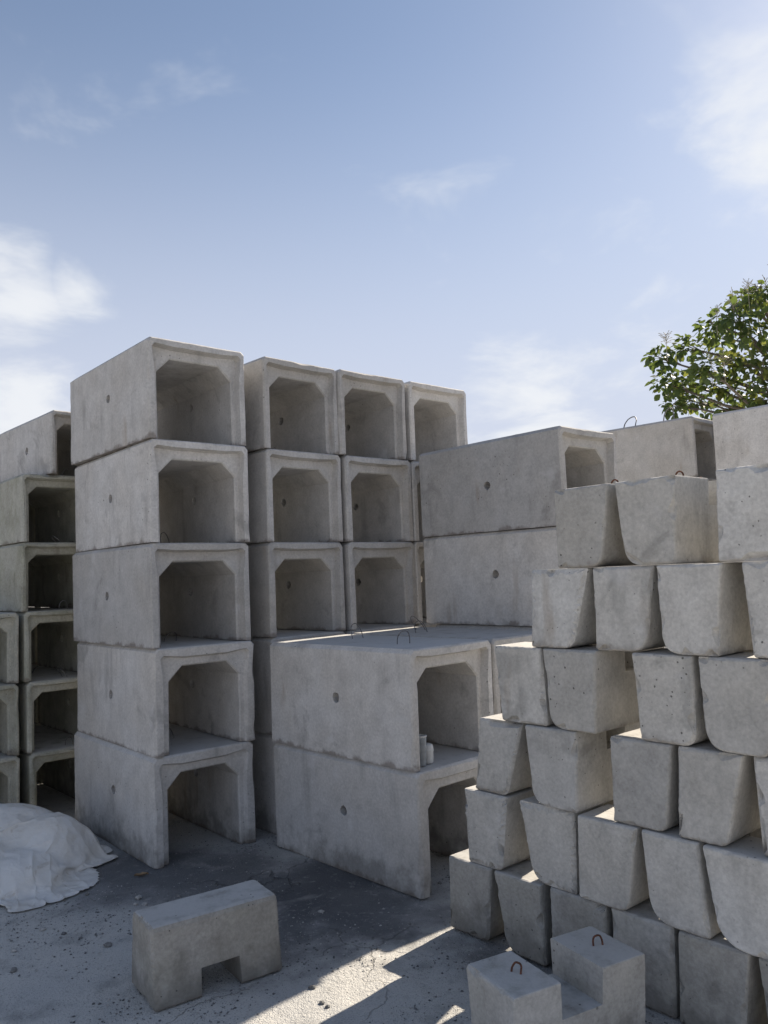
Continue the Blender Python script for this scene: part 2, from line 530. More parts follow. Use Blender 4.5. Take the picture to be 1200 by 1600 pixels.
CULV_GROUP = 'concrete box culvert segments stacked in the yard'
culv_seed = [1]


def culvert(K, yaw, z, label, L=1.24, W=0.645, H=0.6135, t=0.078, tt=0.112, h=0.085, old=False, chip=0.5, loops=((0.33, 0.5), (0.33, 0.9)), lw=0.07, lh=0.075, hole=None, lip=0.044, rebate=0.048, tilt=0.0, rad=0.0026):
    s = culv_seed[0]; culv_seed[0] += 1
    rnd = random.Random(s * 7 + 1)
    root = thing('box_culvert', label, 'box culvert', (K[0], K[1], z), R(90 - yaw), CULV_GROUP)
    root.rotation_euler[1] = R(tilt)
    me = culvert_mesh(L, W, H - 0.004, t, tt, h, s, chip, lip, rebate, hole or (rnd.uniform(.44, .52), rnd.uniform(.49, .56)))
    link_mesh('body', me, M_CULVERT_OLD if old else M_CULVERT, root)
    for (lx, ly) in loops:
        lo = link_mesh('lifting_loop', loop_mesh(lw * rnd.uniform(.8, 1.2), lh * rnd.uniform(.7, 1.2), rad, s * 3 + int(ly * 10), rnd.uniform(-1.2, 1.2)), M_WIRE, root)
        lo.location = (lx, ly, H - 0.004)
        lo.rotation_euler = (0, 0, rnd.uniform(-.5, .5) + R(90 if rnd.random() < .5 else 0))
    return root


def vdir(yaw): return Vector((math.sin(R(yaw)), math.cos(R(yaw)), 0))
def udir(yaw): return Vector((-math.cos(R(yaw)), math.sin(R(yaw)), 0))


ORD = {1: 'bottom', 2: 'second from the bottom', 3: 'third from the bottom', 4: 'fourth from the bottom', 5: 'topmost'}
HB = 0.6135


def stack(K, yaw, n, where, dk=None, hb=HB, start=1, **kw):
    dk = dk or {}
    for c in range(start, n + 1):
        du, dv, dy = dk.get(c, (0, 0, 0))
        k = Vector((K[0], K[1], 0)) + udir(yaw) * du + vdir(yaw) * dv
        pos = 'topmost' if c == n else ('lowest' if c == 1 else {2: 'second', 3: 'third', 4: 'fourth', 5: 'fifth'}[c] + ' from the ground')
        args = dict(kw); args.update(kw.get('per', {}).get(c, {})); args.pop('per', None)
        culvert((k.x, k.y), yaw + dy, (c - 1) * hb, f'{where}, {pos}', H=hb, **args)


THICK = dict(t=0.100, lip=0.055, rebate=0.026)
# A: the tall front-left stack
stack((-1.357, 4.708), 49.8, 5, 'box culvert in the tall front left stack', L=1.275, W=0.66,
      dk={5: (0, .0, -.6), 4: (0, 0.004, .5), 3: (0.005, 0, -.2), 2: (-.006, .004, .3), 1: (.004, -.006, 0)},
      per={1: THICK, 2: dict(THICK, chip=.75), 5: dict(chip=.8)})
# B, C, E: the back row running off to the right behind it
stack((-.75, 5.24), 46.5, 5, 'box culvert, first back row stack right of the front one', W=0.635, dk={5: (0, -.006, 0), 4: (0, .0, .4)})
stack((-.262, 5.668), 48.6, 5, 'box culvert, second back row stack right of the front one', W=0.635, dk={5: (0, -.030, .5), 4: (0, .008, 0), 3: (0, .012, 0)})
stack((.224, 6.09), 49.0, 5, 'box culvert, back row stack farthest right', W=0.635)
# D: low pair in the middle, its neighbour, and the four-high stack behind
stack((.100, 4.150), 47.0, 2, 'broadside box culvert of the low middle pair', L=1.235, W=0.64, hb=0.610,
      per={1: dict(THICK, chip=.6), 2: dict(loops=((0.4, 0.85), (0.25, 0.3)))}, dk={1: (-.02, 0, 0)})
kd = Vector((.100, 4.150, 0)) + vdir(47) * 0.652
stack((kd.x, kd.y), 47.3, 2, 'half hidden box culvert right behind the low middle pair', L=1.235, W=0.618, hb=0.610, per={2: dict(loops=((0.2, 0.75), (0.4, 0.95)), lh=0.10, lw=0.09)})
stack((1.098, 4.952), 49.2, 4, 'box culvert in the four-high stack behind the block pile', L=1.27, W=0.61, hb=0.6195,
      dk={1: (-.09, 0, 0), 2: (-.09, 0, 0), 3: (0.03, 0.0, 0)}, per={3: dict(L=1.235), 4: dict(loops=((0.2, 0.55), (0.4, 0.95)), lh=0.06, lw=0.09)})
# G: far stacks at the right under the tree
stack((3.11, 8.04), 46.0, 5, 'distant box culvert below the tree, open end showing', per={5: dict(loops=((0.05, 0.72), (0.3, 0.40)), lw=0.13, lh=0.16, rad=0.006, hole=(.86, .5))}, loops=())
stack((4.13, 7.08), 47.4, 5, 'distant box culvert at the right picture edge', loops=())
# H / I: smaller weathered culverts on the left
SM = dict(L=1.18, W=0.53, t=0.062, tt=0.085, h=0.055, old=True, lip=0.03, chip=1.0)
HS = 0.4815
stack((-2.50, 5.63), 48.7, 5, 'small weathered box culvert in the left stack', hb=HS,
      dk={5: (0.0, -.012, 0), 4: (0, -.02, 0), 3: (0, 0.0, 0), 2: (0, .015, 0), 1: (0, .03, 0)}, loops=((0.30, 0.10), (0.22, 0.6)), lw=0.06, lh=0.06, **SM)
culvert((-2.335, 5.70), 47.0, 5 * HS, 'small grey box culvert perched on top of the weathered left stack', H=0.46, L=1.08, W=0.53, t=0.062, tt=0.085, h=0.055, lip=0.03)
kb = Vector((-2.50, 5.63, 0)) + udir(48.7) * 1.186
stack((kb.x, kb.y), 48.7, 5, 'small box culvert behind the weathered left stack', hb=HS, loops=(), **SM)
kb = Vector((-2.335, 5.70, 0)) + udir(47.0) * 1.085
culvert((kb.x, kb.y), 47.0, 5 * HS, 'small box culvert behind the one perched on the left stack', H=0.46, L=1.08, W=0.53, t=0.062, tt=0.085, h=0.055, lip=0.03, loops=())
kb = Vector((-2.50, 5.63, 0)) + vdir(48.7) * 0.548  # unseen stack, added to keep light out of the left stack's weep holes
stack((kb.x, kb.y), 48.7, 5, 'added unseen small box culvert blocking light behind the front left stack', hb=HS, loops=(), **SM)
ki = Vector((-2.50, 5.63, 0)) - vdir(48.7) * 0.565
stack((ki.x, ki.y), 48.7, 3, 'small mossy box culvert at the left picture edge', hb=HS, loops=(), **SM)


# ------------------------------------------------------------------ notched tapered blocks
def block_mesh(tl, tr, br, bl, H, L, rl, rr, seed, chip=1.0, notch=(0.20, 0.34, 0.10), notch_top=True, rt=0.006):
    """cross-section x/z (tl..tr at the top, bl..br at the bottom), run along +y"""
    so = seed * 5.31
    def arc(pc, p0, p1, rad, n):
        a = (Vector(p0) - Vector(pc)).normalized(); b = (Vector(p1) - Vector(pc)).normalized()
        s = Vector(pc) + a * rad; e = Vector(pc) + b * rad
        out = []
        for k in range(n + 1):
            u = k / n
            out.append((1 - u) ** 2 * s + 2 * u * (1 - u) * Vector(pc) + u * u * e)
        return out
    TL, TR, BR, BL = (tl, H), (tr, H), (br, 0.0), (bl, 0.0)
    raw = arc(BL, BR, TL, rl, 8) + arc(TL, BL, TR, rt, 2) + arc(TR, TL, BR, rt, 2) + arc(BR, TR, BL, rr, 8)
    prof = []
    for k in range(len(raw)):
        a, b = raw[k], raw[(k + 1) % len(raw)]
        prof.append(a)
        d = (b - a).length
        n = int(d / 0.011)
        for q in range(1, n):
            prof.append(a.lerp(b, q / n))
    cx = (tl + tr + bl + br) / 4; cz = H / 2
    ctr = Vector((cx, cz))
    n0, n1, nd = notch
    e = 0.005
    st = [('c', 0.0), ('b', 0.004), ('m', 0.012), ('m', 0.05), ('m', 0.11), ('m', n0 - .02), ('m', n0 - .004), ('n', n0), ('n', (n0 + n1) / 2), ('n', n1), ('m', n1 + .004), ('m', n1 + .02), ('m', L - .11), ('m', L - .05),
          ('m', L - .012), ('b', L - .004), ('c', L)]
    verts, faces = [], []
    np_ = len(prof)
    for (kd, y) in st:
        for k, q in enumerate(prof):
            P = Vector((q.x, q.y))
            s = k * 0.011
            ang = math.atan2(P.y - cz, P.x - cx)
            yy = y
            side = 0 if y < L / 2 else 1
            din = (ctr - P).normalized()
            rough = max(0, nz(s * 4.0, so, side * 9.1) + .1) * 0.006 * chip
            bite = max(0, nz(s * 13, so + 3, side * 4.7) - .22) * 0.06 * chip
            jag = abs(nz(s * 55, so, 1.7)) * 0.008 * chip ** 1.5
            if kd == 'c': P += din * min(0.006 + rough + bite + jag, 0.03)
            elif kd == 'b':
                P += din * min(0.0015 + rough * .35 + bite * .35 + jag * .5, 0.012)
            if kd in ('b',) : yy += (1 if side == 0 else -1) * (rough * 0.8 + bite * 0.6)
            if kd == 'n':
                zc = H - nd if notch_top else nd
                if (notch_top and P.y > zc) or (not notch_top and P.y < zc):
                    P.y = zc
                    u = zc / H
                    xa, xb = sorted((bl + (tl - bl) * u, br + (tr - br) * u))
                    P.x = min(max(P.x, xa), xb)
            wob = 0.0012
            dx = wob * nz(P.x * 6, P.y * 6 + so, yy * 5); dz = wob * nz(P.x * 6 + 9, P.y * 6 + so, yy * 5)
            # sag along long edges
            x = P.x + dx; z = P.y + (dz if 0.02 < P.y < H - .01 else dz * .5)
            verts.append((x, yy, z))
    for a in range(len(st) - 1):
        for k in range(np_):
            k2 = (k + 1) % np_
            faces.append((a * np_ + k, a * np_ + k2, (a + 1) * np_ + k2, (a + 1) * np_ + k))
    faces.append(tuple(range(np_))[::-1])
    faces.append(tuple((len(st) - 1) * np_ + k for k in range(np_)))
    return mesh_from('block_body', verts, faces, 24, True)


PILE_O = Vector((.216, 3.82, 0)); PILE_AZ = -49.0
PH = 0.3195
BG = 'tapered concrete blocks in the pile on the right'
pos_words = {'a': 'first from the left', 'b': 'second from the left', 'c': 'third from the left', 'd': 'fourth from the left', 'e': 'fifth from the left', 'f': 'sixth from the left'}
row_words = {1: 'top row', 2: 'second row from the top', 3: 'third row from the top', 4: 'fourth row from the top', 5: 'fifth row from the top', 6: 'bottom row'}
# row, key: (TL, TR, BR, BL along the row), corner radii left/right, chipping, inset
PILE = {
    '1a': (.712, .980, .940, .709, .012, .045, 0.8, .0), '1b': (.994, 1.255, 1.240, 1.010, .060, .010, 0.9, .0), '1c': (1.387, 1.66, 1.62, 1.375, .012, .04, .8, .01),
    '2a': (.576, .862, .785, .551, .012, .045, 2.3, .0), '2b': (.868, 1.143, 1.105, .862, .012, .060, 1.1, .01), '2c': (1.148, 1.406, 1.374, 1.145, .060, .010, .8, -.005), '2d': (1.454, 1.72, 1.69, 1.471, .014, .05, 1.4, .01),
    '3a': (.343, .611, .624, .372, .012, .016, 1.3, .005), '3b': (.616, .881, .862, .628, .055, .008, .6, -.005), '3c': (1.019, 1.275, 1.274, 1.038, .012, .045, .9, .005), '3d': (1.281, 1.55, 1.53, 1.285, .065, .03, .8, .0),
    '4a': (.235, .489, .395, .188, .012, .03, 1.9, .010), '4b': (.497, .768, .752, .510, .060, .010, .8, .0), '4c': (.899, 1.167, 1.138, .894, .010, .035, 1.0, .012), '4d': (1.180, 1.431, 1.365, 1.160, .010, .030, 1.2, .006), '4e': (1.443, 1.71, 1.69, 1.452, .012, .03, 1.1, .015),
    '5a': (.127, .389, .354, .135, .012, .030, 2.6, .0), '5b': (.437, .729, .716, .480, .065, .010, 2.2, .01), '5c': (.738, 1.011, .970, .724, .010, .040, .7, .0), '5d': (1.016, 1.250, 1.272, 1.030, .075, .012, .6, .0), '5e': (1.258, 1.53, 1.51, 1.290, .085, .03, .7, -.012),
    '6a': (.011, .281, .258, .000, .015, .030, 1.0, .0), '6b': (.286, .549, .556, .325, .065, .012, .8, .0), '6c': (.572, .847, .850, .570, .012, .012, 1.4, .01), '6d': (.858, 1.126, 1.118, .862, .012, .012, 1.0, .012), '6e': (1.140, 1.407, 1.375, 1.120, .012, .030, .6, .0), '6f': (1.419, 1.69, 1.67, 1.445, .02, .03, .8, .0)}
SPECIAL = {
    '1b': 'pale tapered block with wire loop, middle of the pile top row', '1a': 'leftmost tapered block of the pile top row, slightly lower than its neighbour',
    '1c': 'tapered block cut by the picture edge in the pile top row'}
rzp = R(PILE_AZ)
rdir = Vector((math.cos(rzp), math.sin(rzp), 0)); ddir = Vector((-math.sin(rzp), math.cos(rzp), 0))
for bi, (key, (tl, tr, br, bl, rl, rr, chip, ins)) in enumerate(PILE.items()):
    row = int(key[0])
    z = (6 - row) * PH
    s0 = tl
    loc = PILE_O + rdir * s0 + ddir * ins + Vector((0, 0, z))
    label = SPECIAL.get(key) or f'tapered concrete block in the right pile, {row_words[row]}, {pos_words[key[1]]}'
    root = thing('tapered_block', label, 'concrete block', loc, rzp, BG)
    gp = 0.007
    me = block_mesh(gp, tr - s0 - gp, br - s0 - gp - (.010 if rr > .02 else 0), bl - s0 + gp + (.010 if rl > .02 else 0), PH - 0.003, 0.52 + 0.01 * math.sin(bi * 2.3), rl * (1.2 if rl > .02 else 1), rr * (1.2 if rr > .02 else 1), bi + 3, chip * 1.3, (0.25, 0.36, 0.10) if key == '1b' else (0.21, 0.34, 0.10))
    link_mesh('body', me, M_BLOCK if row < 6 else M_BLOCK_DIRTY, root)
    if row == 1:
        w = tr - s0
        for q, (lx, ly) in enumerate(((w * .78, 0.13), (w * .5, 0.43))):
            lo = link_mesh('lifting_loop', loop_mesh(0.028, 0.024, 0.0035, 40 + bi + q, 0.2), M_RUST, root)
            lo.location = (lx, ly, PH - 0.002); lo.rotation_euler = (0, 0, 0.5 + q)

# the two loose blocks in the foreground
n1 = thing('tapered_block', 'single notched concrete block lying upside down alone on the ground', 'concrete block', (-.929, 3.170, 0.0), R(34.3) + R(-90), BG)
# local y runs along the block's length: rotate so +y points along azimuth 34.3
me = block_mesh(-.035, -.262, -.292, 0.0, 0.295, 0.535, 0.012, 0.012, 77, 1.3, (0.190, 0.350, 0.105), notch_top=False, rt=0.02)
link_mesh('body', me, M_BLOCK_DIRTY, n1)

n2 = thing('tapered_block', 'notched concrete block with two rusty loops standing upright before the pile', 'concrete block', (.332, 2.554, 0.0), R(28.2) + R(-90), BG)
me = block_mesh(-.262, 0.0, -.02, -.235, 0.312, 0.545, 0.03, 0.03, 78, 1.0, (0.186, 0.352, 0.115), notch_top=True)
link_mesh('body', me, M_BLOCK_DIRTY, n2)
for q, ly in enumerate((0.10, 0.452)):
    lo = link_mesh('lifting_loop', loop_mesh(0.034, 0.030, 0.0034, 90 + q, 0.5), M_RUST, n2)
    lo.location = (-.125, ly, 0.312); lo.rotation_euler = (0, 0, R(25) + q * .8)


# ------------------------------------------------------------------ crumpled white sheet (cloth settled over a lumpy heap)
def settle_sheet():
    rng = np.random.default_rng(11)
    n, m = 84, 84
    size_x, size_y = 1.62, 1.50
    ux, uy = np.meshgrid(np.linspace(-.5, .5, n), np.linspace(-.5, .5, m), indexing='ij')
    rest_x = size_x / (n - 1); rest_y = size_y / (m - 1)
    cx, cy = -2.28, 4.70
    ca, sa = math.cos(R(27)), math.sin(R(27))
    # gathered: start squeezed so that the spare cloth folds
    bx, by = ux * size_x * .64, uy * size_y * .64
    X = np.stack([cx + bx * ca - by * sa, cy + bx * sa + by * ca, np.full_like(ux, .66)], -1)
    for a in range(9):
        k1, k2, ph = rng.uniform(-13, 13), rng.uniform(-13, 13), rng.uniform(0, 6.28)
        X[..., 2] += .030 * np.sin(k1 * ux + k2 * uy + ph + 1.5 * np.sin(3 * ux + ph))
    X += rng.normal(0, .004, X.shape)
    V = np.zeros_like(X)
    lumps = [(-2.30, 4.90, .42, .34, .33), (-2.00, 4.82, .24, .24, .29), (-2.45, 4.58, .40, .32, .27), (-2.10, 4.58, .28, .24, .17), (-1.90, 4.90, .15, .15, .21), (-2.62, 4.75, .3, .3, .3)]
    def heap(P):
        h = np.full(P.shape[:-1], .006)
        for (lx, ly, a, b, c) in lumps:
            q = 1 - ((P[..., 0] - lx) / a) ** 2 - ((P[..., 1] - ly) / b) ** 2
            h = np.maximum(h, np.where(q > 0, c * np.sqrt(np.maximum(q, 0)), 0) + .006)
        return h
    d = math.hypot(rest_x, rest_y)
    def con(A, B, rest, k):
        D = B - A
        Ln = np.sqrt((D * D).sum(-1, keepdims=True)) + 1e-9
        C = D * (k * .5 * (Ln - rest) / Ln)
        A += C; B -= C
    def weak(A, B, rest, k):      # resists folding tighter only
        D = B - A
        Ln = np.sqrt((D * D).sum(-1, keepdims=True)) + 1e-9
        C = D * (k * .5 * np.minimum(Ln - rest, 0) / Ln)
        A += C; B -= C
    dt = 1 / 60
    for it in range(190):
        V[..., 2] -= 9.8 * dt
        V *= .975
        Pn = X + V * dt
        for k in range(9):
            for o in (0, 1):
                con(Pn[o:n - 1:2], Pn[o + 1:n:2], rest_x, 1.0) if (n - 1 - o) % 2 == 0 else con(Pn[o:n - 1:2], Pn[o + 1:n:2][:Pn[o:n - 1:2].shape[0]], rest_x, 1.0)
                con(Pn[:, o:m - 1:2], Pn[:, o + 1:m:2][:, :Pn[:, o:m - 1:2].shape[1]], rest_y, 1.0)
            for o in (0, 1):
                A = Pn[o:n - 1:2, :-1]; B = Pn[o + 1:n:2, 1:]; con(A, B, d, .35)
                A = Pn[o:n - 1:2, 1:]; B = Pn[o + 1:n:2, :-1]; con(A, B, d, .35)
            weak(Pn[:-6], Pn[6:], rest_x * 4.5, .10); weak(Pn[:, :-6], Pn[:, 6:], rest_y * 4.5, .10)
            h = heap(Pn)
            Pn[..., 2] = np.maximum(Pn[..., 2], h)
        Vn = (Pn - X) / dt
        touch = Pn[..., 2] <= heap(Pn) + .002
        Vn[touch] *= .35
        V = np.clip(Vn, -3, 3)
        X = Pn
    for k in range(1):          # take out cell-sized kinks, keep the folds
        S = X.copy()
        S[1:-1, 1:-1] = .5 * X[1:-1, 1:-1] + .125 * (X[:-2, 1:-1] + X[2:, 1:-1] + X[1:-1, :-2] + X[1:-1, 2:])
        X = S
    return X


def make_sheet_mat():
    m = bpy.data.materials.new('white_woven_sheet'); m.use_nodes = True
    t = NT(m.node_tree)
    g = t.n('ShaderNodeNewGeometry'); p = g.outputs['Position']
    n1 = t.noise(p, 3.5, 5.0, 0.6, 0.6); n2 = t.noise(p, 14.0, 5.0, 0.6, 0.5); n3 = t.noise(p, 260.0, 2.0, 0.5)
    c = t.mix(t.smooth(n1, 0.4, 0.7), (0.89, 0.87, 0.83), (0.84, 0.80, 0.73))
    c = t.mix(t.smooth(n2, 0.58, 0.74, 0.0, 0.55), c, (0.50, 0.42, 0.32))
    bm = t.n('ShaderNodeBump'); bm.inputs['Strength'].default_value = 0.6; bm.inputs['Distance'].default_value = 0.03
    nd_ = t.n('ShaderNodeTexNoise'); t.l(p, nd_.inputs['Vector']); nd_.inputs['Scale'].default_value = 4.0; nd_.inputs['Detail'].default_value = 3
    pw = t.vmath('SCALE', nd_.outputs['Color']); pw.inputs[3].default_value = 0.35
    vc = t.n('ShaderNodeTexVoronoi'); vc.feature = 'F1'; t.l(t.vmath('ADD', p, pw.outputs[0]).outputs[0], vc.inputs['Vector']); vc.inputs['Scale'].default_value = 8.0
    t.l(t.math('ADD', t.math('ADD', t.math('MULTIPLY', n2, 0.5), t.math('MULTIPLY', n3, 0.06)), t.math('MULTIPLY', vc.outputs['Distance'], 1.2)), bm.inputs['Height'])
    b = t.n('ShaderNodeBsdfPrincipled'); b.inputs['Roughness'].default_value = 0.55; b.inputs['Specular IOR Level'].default_value = 0.3
    t.l(c, b.inputs['Base Color']); t.l(bm.outputs[0], b.inputs['Normal'])
    tr = t.n('ShaderNodeBsdfTranslucent'); t.l(c, tr.inputs[0])
    mx = t.n('ShaderNodeMixShader'); mx.inputs[0].default_value = 0.18; t.l(b.outputs[0], mx.inputs[1]); t.l(tr.outputs[0], mx.inputs[2])
    o = t.n('ShaderNodeOutputMaterial'); t.l(mx.outputs[0], o.inputs[0])
    return m


SX = settle_sheet()
n_, m_ = SX.shape[:2]
sv = SX.reshape(-1, 3)
def in_sheet(i, j):
    a, b = abs(2 * i / (n_ - 1) - 1), abs(2 * j / (m_ - 1) - 1)
    e = 1.0 + .06 * nz(i * .05, j * .05, 8.8)
    return a ** 3.2 + b ** 3.2 < e
sf = [(i * m_ + j, (i + 1) * m_ + j, (i + 1) * m_ + j + 1, i * m_ + j + 1) for i in range(n_ - 1) for j in range(m_ - 1) if in_sheet(i + .5, j + .5)]
used = sorted({k for q in sf for k in q}); remap = {k: q for q, k in enumerate(used)}
sv = sv[used]; sf = [tuple(remap[k] for k in q) for q in sf]
sme = bpy.data.meshes.new('sheet'); sme.from_pydata([tuple(map(float, v)) for v in sv], [], sf)
for pl in sme.polygons: pl.use_smooth = True
sheet = tag(link_mesh('plastic_sheet', sme, make_sheet_mat()), 'crumpled off-white sheet heaped on the ground at the left', 'plastic sheet')
md = sheet.modifiers.new('thick', 'SOLIDIFY'); md.thickness = 0.0015
md = sheet.modifiers.new('sub', 'SUBSURF'); md.levels = 1; md.render_levels = 1


# ------------------------------------------------------------------ jar and tub left inside the low culvert
def lathe(profile, seg=28):
    v, f = [], []
    for (r_, z_) in profile:
        for k in range(seg):
            a = 2 * math.pi * k / seg
            v.append((r_ * math.cos(a), r_ * math.sin(a), z_))
    for i in range(len(profile) - 1):
        for k in range(seg):
            k2 = (k + 1) % seg
            f.append((i * seg + k, i * seg + k2, (i + 1) * seg + k2, (i + 1) * seg + k))
    return v, f


M_CLEAR = simple('cloudy_clear_plastic', (0.62, 0.66, 0.68), 0.28, 0.0, 0.1, 20, Transmission_Weight=0.55, IOR=1.35)
M_TUB = simple('white_tub_plastic', (0.62, 0.62, 0.60), 0.5, 0.0, 0.12, 30)
M_DIRT = simple('grey_slurry', (0.22, 0.215, 0.2), 0.9, 0.0, 0.3, 50)
base = Vector((.100, 4.150, 0)) + vdir(47) * 0.125 + udir(47) * 0.07
jar = thing('plastic_bottle', 'cloudy clear plastic jar with rim inside the low middle culvert', 'jar', (base.x, base.y, 0.610), 0.0)
pr = [(0.0, 0.002), (.021, .002), (.0235, .006), (.0245, .03), (.0235, .034), (.0255, .038), (.026, .066), (.0248, .07), (.027, .074), (.0275, .104), (.026, .108), (.0285, .113), (.029, .138), (.0265, .146), (.0265, .150)]
v, f = lathe(pr); link_mesh('bottle_wall', mesh_from('bottle_wall', v, f, 50), M_CLEAR, jar).modifiers.new('t', 'SOLIDIFY').thickness = 0.0015
v, f = lathe([(.0266, .146), (.0315, .147), (.0318, .154), (.0270, .155), (.0262, .150)]); link_mesh('rim', mesh_from('rim', v, f, 40), M_TUB, jar)
v, f = lathe([(0, .006), (.0215, .006), (.0222, .03), (0.0, .033)]); link_mesh('residue', mesh_from('residue', v, f, 40), M_DIRT, jar)
b2 = base + vdir(47) * 0.063 + udir(47) * 0.015
tub = thing('plastic_tub', 'small white plastic tub beside the clear jar', 'tub', (b2.x, b2.y, 0.612), 0.4)
v, f = lathe([(0, .0), (.024, .0), (.027, .004), (.029, .05), (.029, .082), (.026, .092), (.018, .098), (.0, .099)])
link_mesh('tub_wall', mesh_from('tub_wall', v, f, 40), M_TUB, tub)
v, f = lathe([(.0295, .060), (.0312, .062), (.0312, .070), (.0295, .072)])
link_mesh('rim', mesh_from('tub_rim', v, f, 40), M_TUB, tub)


# ------------------------------------------------------------------ tree behind the far stacks
def leaf_mat(name, a, b_, tr_col):
    m = bpy.data.materials.new(name); m.use_nodes = True
    t = NT(m.node_tree)
    g = t.n('ShaderNodeNewGeometry')
    n1 = t.noise(g.outputs['Position'], 1.7, 4.0, 0.6)
    c = t.mix(t.smooth(n1, 0.35, 0.65), a, b_)
    b = t.n('ShaderNodeBsdfPrincipled'); b.inputs['Roughness'].default_value = 0.5; t.l(c, b.inputs['Base Color'])
    tr = t.n('ShaderNodeBsdfTranslucent'); tr.inputs[0].default_value = (*tr_col, 1)
    mx = t.n('ShaderNodeMixShader'); mx.inputs[0].default_value = 0.42; t.l(b.outputs[0], mx.inputs[1]); t.l(tr.outputs[0], mx.inputs[2])
    o = t.n('ShaderNodeOutputMaterial'); t.l(mx.outputs[0], o.inputs[0])
    return m


M_LEAF = leaf_mat('broad_leaf', (0.045, 0.085, 0.033), (0.08, 0.12, 0.04), (0.14, 0.19, 0.035))
M_LEAF2 = leaf_mat('yellowing_leaf', (0.08, 0.115, 0.035), (0.11, 0.125, 0.04), (0.23, 0.25, 0.045))
M_BARK = simple('tree_bark', (0.13, 0.11, 0.09), 0.9, 0.0, 0.3, 14, 0.8)
M_PANICLE = simple('pale_panicle', (0.36, 0.33, 0.25), 0.85, 0.0, 0.25, 20)

TY = 14.0


def tree_pt(px, py, y):
    d = pixel_dir(px, py)
    return Vector((0, 0, CAM_H)) + d * (y / d.y)


